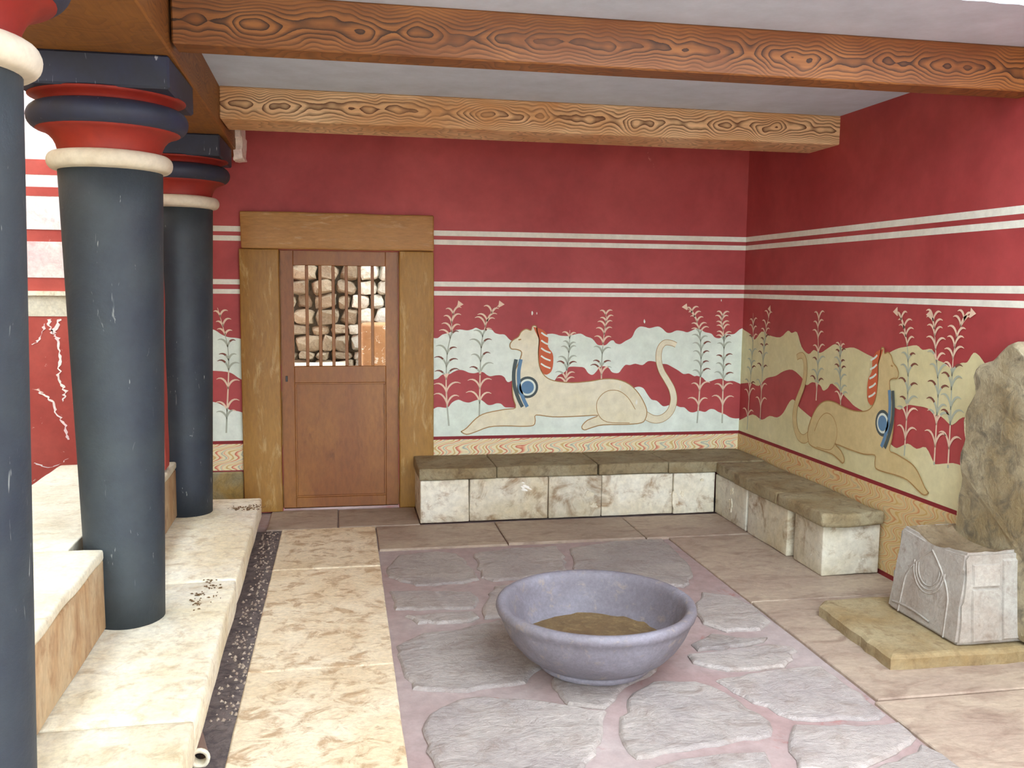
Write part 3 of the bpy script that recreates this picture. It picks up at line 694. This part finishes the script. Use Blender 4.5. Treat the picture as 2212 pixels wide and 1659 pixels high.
# ------------------------------------------------------------------ stone bowl
bo = empty('stone_bowl', (1.045, 3.58, 0)); tag(bo, 'wide shallow grey stone bowl standing on the flagged floor', 'bowl')
prof = [(.225, 0), (.240, .006), (.243, .022), (.236, .030), (.270, .042), (.318, .075), (.356, .118), (.384, .165), (.402, .208), (.409, .232), (.419, .240), (.424, .256), (.420, .271), (.408, .279), (.392, .277), (.379, .266), (.372, .240), (.358, .190), (.340, .145), (.318, .105), (.2, .083)]
mb = MB(); mb.lathe(prof, 72, (1.045, 3.58, 0)); mb.build('basin', M['bowl'], bo, (1.045, 3.58, 0), True)
Vb, Fb = [(1.045, 3.58, .104)], []
for i, r in enumerate((.08, .16, .23, .29, .326)):
    for k in range(36):
        a = k*math.pi/18; Vb.append((1.045+r*math.cos(a), 3.58+r*math.sin(a), .106-.004*i*.2+.005*mnoise.noise(Vector((r*20*math.cos(a), r*20*math.sin(a), 1)))))
for k in range(36): Fb.append((0, 1+k, 1+(k+1) % 36))
for i in range(4):
    for k in range(36): Fb.append((1+i*36+k, 1+(i+1)*36+k, 1+(i+1)*36+(k+1) % 36, 1+i*36+(k+1) % 36))
mesh('dry_earth', Vb, Fb, M['bowlin'], bo, (1.045, 3.58, 0), True)

# ------------------------------------------------------------------ door
dr = empty('door_1', (0, YB, 0)); tag(dr, 'brown wooden door with vertical bars above a solid panel', kind='structure')
def fr(name, x0, x1, y0, y1, z0, z1, mat, par, b=.008, seed=0, amp=.003):
    V, F = subdiv_box(x0, x1, y0, y1, z0, z1, .12, b, amp, 4, seed)
    return mesh(name, V, F, mat, par, loc=((x0+x1)/2, (y0+y1)/2, z0), smooth=True)
fr('jamb', -.685, DX0, YB-.045, YB+.10, 0, DZ, M['frame'], dr, seed=1)
fr('jamb', DX1, .637, YB-.045, YB+.10, 0, DZ, M['frame'], dr, seed=2)
fr('lintel', -.672, .637, YB-.055, YB+.10, DZ+.002, 2.082, M['lintel'], dr, .012, 3, .005)
leaf = empty('door_leaf', (0, 0, 0)); leaf.parent = dr; leaf.location = (0, .05, 0)
ly0, ly1 = YB+.012, YB+.055
WX0, WX1, WZ0, WZ1 = -.333, .300, 1.022, 1.725
def lf(name, x0, x1, y0, y1, z0, z1, b=.003):
    mb = MB(); mb.cbox(x0, x1, y0, y1, z0, z1, b); return mb.build(name, M['door'], leaf, ((x0+x1)/2, y0, z0))
lf('stile', DX0+.004, WX0, ly0, ly1, .012, DZ-.004); lf('stile', WX1, DX1-.004, ly0, ly1, .012, DZ-.004)
lf('rail', WX0, WX1, ly0, ly1, WZ1, DZ-.004); lf('rail', WX0, WX1, ly0, ly1, .905, WZ0); lf('rail', WX0, WX1, ly0, ly1, .012, .085)
lf('panel', WX0, WX1, ly0+.014, ly1-.006, .085, .905, .002)
for x0, x1, z0, z1 in ((WX0, WX1, .893, .905), (WX0, WX1, .085, .097), (WX0, WX0+.012, .097, .893), (WX1-.012, WX1, .097, .893)):
    lf('moulding', x0, x1, ly0+.004, ly0+.016, z0, z1, .002)
nb = 6; gap = (WX1-WX0)/(nb+1)
for k in range(nb):
    xc = WX0+gap*(k+1); lf('bar', xc-.011, xc+.011, ly0+.008, ly1-.008, WZ0, WZ1, .003)
mb = MB(); mb.cbox(-.395, -.38, ly0-.004, ly0+.004, .915, .955, .001); mb.build('keyhole_plate', M['iron'], leaf, (-.387, ly0, .93))

# ------------------------------------------------------------------ chamber behind the door
mb = MB(); mb.box(-1.0, 1.6, YB+.32, 9.4, -.3, 0.0)
tag(mb.build('floor_chamber', M['earth']), 'earth floor of the open chamber behind the barred door', kind='structure')
mb = MB(); mb.box(-1.0, DX0, YB+.322, YB+.36, 0, 2.5); mb.box(DX1, 1.6, YB+.322, YB+.36, 0, 2.5); mb.box(DX0, DX1, YB+.322, YB+.36, DZ, 2.5)  # added facing, stops the red wall's back from tinting the chamber
tag(mb.build('wall_chamber_inner', M['rubble']), 'unseen pale facing added to keep red bounce off the chamber stones', kind='structure')
mb = MB(); mb.box(-1.0, .0, YB+.37, 8.42, 2.5, 2.7)  # added slab, keeps sky light off the left half of the stones
tag(mb.build('chamber_shade_slab', M['earth']), 'unseen slab added to darken the left half of the chamber behind the door', kind='structure')
mb = MB(); mb.box(-1.0, 1.6, 8.42, 8.9, 0, 4.8)
wch = mb.build('wall_chamber', M['earth']); tag(wch, 'rubble stone wall seen through the door bars', kind='structure')
def rock(seed):
    rr = random.Random(seed); bm = bmesh.new(); bmesh.ops.create_icosphere(bm, subdivisions=2, radius=1)
    for v in bm.verts:
        c = v.co
        for a in range(3): c[a] = math.copysign(abs(c[a])**.55, c[a])
        n = mnoise.noise_vector(c*1.1+Vector((seed*3.1, 0, seed)))
        v.co = (c*.62+n*.22)
    bm.normal_update(); me = bpy.data.meshes.new('stone'); bm.to_mesh(me); bm.free()
    me.materials.append(M['rubble'] if seed < 6 else M['rubbleb'])
    return me
rocks = [rock(i) for i in range(12)]
rr = random.Random(12); z = .45; cnt = 0
while z < 2.1:
    h = rr.uniform(.07, .16); x = -.75
    while x < .75:
        wd = rr.uniform(.10, .26) if x < -.05 else rr.uniform(.06, .19)
        o = bpy.data.objects.new('stone', rocks[cnt % 6+(6 if x < .02 else 0)]); col.objects.link(o); o.parent = wch
        o.location = (x+wd/2, 8.40+rr.uniform(-.03, .03), z+h/2); o.scale = (wd*.74, rr.uniform(.07, .15), h*.80)
        o.rotation_euler = (rr.uniform(-.2, .2), rr.uniform(-.18, .18), rr.uniform(-.3, .3)); cnt += 1
        x += wd
    z += h
fr('chamber_ledge', -.8, .05, 7.9, 8.26, 0, .90, M['gypw'], None, .02, 5, .01)
tag(bpy.data.objects['chamber_ledge'], 'pale low stone ledge seen behind the left door bars', 'ledge')
fr('chamber_pier', .16, .50, 7.75, 8.05, 0, 1.26, M['orange_pl'], None, .02, 6, .012)
tag(bpy.data.objects['chamber_pier'], 'orange plastered stub wall seen behind the right door bars', 'pier')

# ------------------------------------------------------------------ colonnade
def sk(V): return [(x+skew(y), y, z) for x, y, z in V]
ZS = 0.19
st = empty('column_step', (-.72, 3.6, 0)); tag(st, 'long pale stone step carrying the black columns', 'step')
sy = [.2, 1.3, 2.93, 4.35, 6.05]
for i in range(4):
    V, F = subdiv_box(-1.60, -.50, sy[i]+.002, sy[i+1]-.002, .055 if i else .05, ZS, .09, .014, .006, 4, 90+i)
    mesh('step_slab', sk(V), F, M['gyp'], st, loc=(-.74, (sy[i]+sy[i+1])/2, 0), smooth=True)
    V, F = subdiv_box(-1.60, -.525, sy[i]+.001, sy[i+1]-.001, -.02, .056, .12, .006, .006, 4, 95+i)
    mesh('step_base', sk(V), F, M['parap'], st, loc=(-.74, (sy[i]+sy[i+1])/2, 0), smooth=True)
COLS = [(-.860, 2.12), (-.905, 3.92), (-.955, 5.74)]
ZA0, ZA1 = 2.315, 2.437
def column(loc, label):
    c = empty('stone_column', (loc[0], loc[1], ZS)); tag(c, label, 'column', 'black columns on the step')
    L = (loc[0], loc[1], ZS); C = (loc[0], loc[1], 0)
    mb = MB(); mb.lathe([(.150+.045*(t/10), ZS-.004+(2.045-ZS)*t/10) for t in range(11)], 48, C); mb.build('shaft', M['colblack'], c, L, True)
    mb = MB(); mb.lathe([(.19, 2.03)]+[(.208+.026*math.cos(a), 2.068+.033*math.sin(a)) for a in [math.radians(-90+18*k) for k in range(11)]]+[(.19, 2.104)], 48, C); mb.build('neck_ring', M['colwhite'], c, L, True)
    mb = MB(); mb.lathe([(.190, 2.09), (.192, 2.11), (.197, 2.13), (.207, 2.15), (.222, 2.167), (.243, 2.180), (.266, 2.187), (.266, 2.20)], 48, C); mb.build('lower_flare', M['colred'], c, L, True)
    mb = MB(); mb.lathe([(.24, 2.183)]+[(.252+.046*math.cos(a), 2.234+.048*math.sin(a)) for a in [math.radians(-90+15*k) for k in range(13)]]+[(.23, 2.283)], 56, C); mb.build('torus', M['colblue'], c, L, True)
    mb = MB(); mb.lathe([(.243, 2.275), (.245, 2.288), (.253, 2.298), (.270, 2.307), (.290, 2.313), (.290, 2.318)], 48, C); mb.build('upper_flare', M['colred'], c, L, True)
    mb = MB(); mb.cbox(loc[0]-.28, loc[0]+.28, loc[1]-.28, loc[1]+.28, ZA0, ZA1, .008); mb.build('abacus', M['colblue'], c, L)
    return c
for p, l in zip(COLS, ('nearest black column at the left edge with only its white ring and red flare in view',
                       'middle black column with blue and red cushion capital beside the low parapet',
                       'farthest black column standing at the end of the step near the wooden door')): column(p, l)
# parapets between the columns
def parapet(y0, y1, label, seed, ret=None):
    p = empty('parapet_block', (-1.25+skew((y0+y1)/2), (y0+y1)/2, 0)); tag(p, label, 'parapet', 'parapets between the columns')
    V, F = subdiv_box(-1.58, -.957, y0, y1, ZS+.010, .485, .1, .006, .004, 3, seed); mesh('parapet_body', sk(V), F, M['parap'], p, loc=(-1.25, y0, 0), smooth=True)
    V, F = subdiv_box(-1.60, -.953, y0-.002, y1+.002, .487, .53, .07, .012, .007, 6, seed+2); mesh('coping', sk(V), F, M['gypw'], p, loc=(-1.25, y0, .487), smooth=True)
    if ret:
        V, F = subdiv_box(-1.60, -1.085, ret[0], ret[1], ZS+.010, .53, .1, .006, .004, 3, seed); mesh('return_block', sk(V), F, M['gypw'], p, loc=(-1.25, ret[0], 0), smooth=True)
parapet(2.265, 3.775, 'pale parapet between the nearest and the middle black columns', 1, (3.777, 4.045))
parapet(4.065, 5.59, 'pale parapet between the middle and the farthest black columns', 5)
parapet(.3, 1.97, 'pale parapet on the near side of the nearest black column', 9)
pr = empty('red_plaster_post', (-1.06, 5.35, .53)); tag(pr, 'narrow worn red plaster post on the parapet beside the farthest column', 'post')
V, F = subdiv_box(-1.16, -.962, 5.28, 5.42, .542, 2.02, .08, .01, .005, 5, 33); mesh('post_shaft', sk(V), F, M['extred'], pr, loc=(-1.06, 5.35, .53))
V, F = subdiv_box(-1.17, -.958, 5.27, 5.43, 2.02, 2.06, .08, .008, .004, 5, 35); mesh('post_cap', sk(V), F, M['extwhite'], pr, loc=(-1.06, 5.35, .53))

# architrave and ceiling beams
def wooden(name, x0, x1, y0, y1, z0, z1, mat, label, cat, shear=False, grp=None):
    root = empty(name, ((x0+x1)/2, (y0+y1)/2, z0)); tag(root, label, cat, grp)
    return root
M['beam'] = m_beam('beam_wood_grain', (118, 68, 28), (154, 100, 50), (50, 26, 10), 'X', .085, .10)
M['beam2'] = m_beam('beam_wood_grain_pale', (208, 154, 100), (238, 204, 160), (92, 50, 24), 'X', .085, .10)
M['archw'] = m_beam('architrave_wood_grain', (146, 96, 40), (132, 84, 34), (100, 60, 26), 'Y', .1, .12)
def beam(name, x0, x1, y0, y1, z0, z1, mat, label, sh=False, seed=0):
    mb = MB(); mb.cbox(x0, x1, y0, y1, z0, z1, .006)
    V = sk(mb.V) if sh else mb.V
    o = mesh(name, V, mb.F, mat, None, loc=((x0+x1)/2, (y0+y1)/2, z0)); tag(o, label, 'beam'); return o
beam('wooden_architrave', -1.16, -.615, -.44, YB-.01, ZA1, 2.75, M['archw'], 'brown wooden architrave running over the column capitals', True)
beam('ceiling_beam', -.60, XR+.02, 3.56, 3.70, 2.462, ZC, M['beam'], 'near brown ceiling beam with bold wood grain crossing the room')
beam('ceiling_beam', -.64, XR+.005, 5.19, 5.56, 2.478, ZC, M['beam2'], 'far pale ceiling beam ending against the red right wall')
# broken plaster at the top of the far wall end
pa0 = aty(472, 268, 6.1); pb0 = aty(522, 300, 6.1); pc0 = aty(522, 345, 6.1)
V, F = subdiv_box(pa0.x, pb0.x, 6.06, 6.30, pb0.z, pa0.z, .025, .01, .02, 14, 50)
V2, F2 = subdiv_box((pa0.x+2*pb0.x)/3, pb0.x+.01, 6.08, 6.30, pc0.z, pb0.z+.02, .025, .01, .02, 14, 52)
nV = len(V); o = mesh('broken_plaster', V+V2, F+[[i+nV for i in f] for f in F2], M['extwhite'], None, loc=(pb0.x, 6.2, pc0.z)); tag(o, 'rough white broken plaster lump beside the farthest capital', 'plaster')

# ------------------------------------------------------------------ outside, left of the columns
mb = MB(); mb.box(-3.1, WL, 6.6, 6.95, -.9, 2.9)
wl = mb.build('wall_outer', M['extred']); tag(wl, 'weathered red and white wall outside beyond the columns', kind='structure')
def ob(name, x0, x1, z0, z1, mat, dy=.004):
    mb = MB(); mb.box(x0, x1, 6.6-dy, 6.601, z0, z1); return mb.build(name, mat, wl)
ob('white_band', -2.75, WL, 1.94, 2.9, M['extwhite'], .006); ob('white_band', -2.75, WL, 1.62, 1.86, M['extwhite'], .006)
ob('ledge', -2.75, WL, 1.50, 1.53, M['gyp'], .03); ob('white_band', -2.75, WL, 1.36, 1.50, M['gypw'], .005)
for z0, z1 in ((2.16, 2.22), (2.3, 2.4)): ob('red_band', -2.75, WL, z0, z1, M['extred'], .008)
def crack(pts, w):
    q = [aty(x, y, 6.6) for x, y in pts]; q = smooth_line([(p.x, p.z) for p in q], 7)
    rr = random.Random(len(pts)+int(w*1e4)); n = len(q); V = []
    for i, p in enumerate(q):
        ww = w*rr.uniform(.15, 1.0)*(1 if rr.random() > .15 else 1.8); j = rr.uniform(-.012, .012)
        V += [(p[0]+j-ww, 6.594, p[1]), (p[0]+j+ww*rr.uniform(.5, 1.2), 6.594, p[1]+.004)]
    mesh('white_crack', V, [(2*i, 2*i+1, 2*i+3, 2*i+2) for i in range(n-1)], M['extwhite'], wl)
crack([(104,690),(112,715),(126,735),(131,770),(129,815),(140,845),(136,868)], .014); crack([(84,848),(108,862),(122,890),(140,920),(150,950)], .012); crack([(100,700),(88,730),(72,745)], .008); crack([(130,690),(118,720)], .02); crack([(78,1000),(110,1010),(150,990)], .008)
mb = MB(); mb.box(-3.1, -2.75, -.75, 6.6, -.9, 5.2)  # unseen wall, height and nearness set to block the low sky
tag(mb.build('wall_well', M['ochre']), 'unseen ochre wall of the light well, raised to block sky and tinted for warm bounce', kind='structure')
mb = MB(); mb.box(-60, 60, -60, 60, -1.3, -.9); mb.box(-6, 9, -9, -1.9, -.9, -.02)
mb2 = MB(); mb2.box(-2.75, -1.36, -.75, 6.6, -.92, -.6); tag(mb2.build('floor_well', M['earth']), 'unseen dark earth floor put in to cut the bounce from the light well', kind='structure')  # unseen dark floor, replaces pale ground to cut bounced light
tag(mb.build('ground', M['ground']), 'pale ground outside around the building', kind='structure')

# ------------------------------------------------------------------ small things on the step and in the gap
def litter(name, pts, n, spread, z, label, seed):
    rr = random.Random(seed); V, F = [], []
    for _ in range(n):
        c = rr.choice(pts); p = atz(c[0]+rr.gauss(0, spread[0]), c[1]+rr.gauss(0, spread[1]), z)
        a = rr.uniform(0, 6.28); L = rr.uniform(.004, .011); W = L*rr.uniform(.3, .7); b = len(V)
        for s, t, dz in ((-1, 0, 0), (0, -1, .003), (1, 0, 0), (0, 1, .003)):
            V.append((p.x+L*s*math.cos(a)-W*t*math.sin(a), p.y+L*s*math.sin(a)+W*t*math.cos(a), z+.003+dz))
        V.append((p.x, p.y, z+.001)); F += [(b, b+1, b+2, b+3), (b, b+4, b+1), (b+1, b+4, b+2), (b+2, b+4, b+3), (b+3, b+4, b)]
    o = mesh(name, V, F, M['leaf']); tag(o, label, 'litter', kind='stuff'); return o
litter('leaf_litter', [(535,1097),(515,1100),(552,1098)], 90, (10, 2.5), ZS, 'dry leaf litter at the far corner of the step', 1)
litter('leaf_litter', [(455,1262),(440,1285),(462,1280),(425,1300)], 60, (9, 8), ZS, 'dry leaf litter scattered on the step beside the middle column', 2)
mb = MB(); mb.box(-.56, LX+.01, .3, 5.92, -.02, -.006); mb.build('gap_bed', M['gapbed'], floor)
# rubble in the gap along the step
rr = random.Random(5); V, F = [], []
for _ in range(620):
    y = rr.uniform(3.3, 5.9); x = rr.uniform(-.50, LX)+skew(y)*.5; s = rr.uniform(.008, .024); b = len(V)
    for k in range(5):
        a = k*1.2566+rr.random(); V.append((x+s*math.cos(a), y+s*1.3*math.sin(a), -.02))
    V.append((x+rr.uniform(-.3, .3)*s, y, -.018+s*.9)); F += [(b+k, b+(k+1) % 5, b+5) for k in range(5)]
o = mesh('gap_rubble', V, F, M['slabB']); tag(o, 'grey rubble filling the gap between step and paving', 'rubble', kind='stuff')
q0 = atz(432, 1650, .0)
pp = empty('clay_pipe', (q0.x, q0.y+.12, 0)); tag(pp, 'short brown clay pipe lying in the gap beside the step', 'pipe')
V, F = tube([(q0.x-.008*k, q0.y+.03*k, .022) for k in range(10)], .030, 14); mesh('pipe_body', V, F, M['pipe'], pp, loc=(q0.x, q0.y+.12, 0), smooth=True)
n = 18; V = []; F = []
for k in range(n):
    a = 2*math.pi*k/n
    for r, dy in ((.034, 0), (.034, -.012), (.022, -.012), (.022, .03)): V.append((q0.x+r*math.cos(a), q0.y+dy, .022+r*math.sin(a)))
for k in range(n):
    for j in range(3): F.append((4*k+j, 4*k+j+1, 4*((k+1) % n)+j+1, 4*((k+1) % n)+j))
mesh('pipe_rim', V, F, M['gypw'], pp, loc=(q0.x, q0.y+.12, 0), smooth=True)
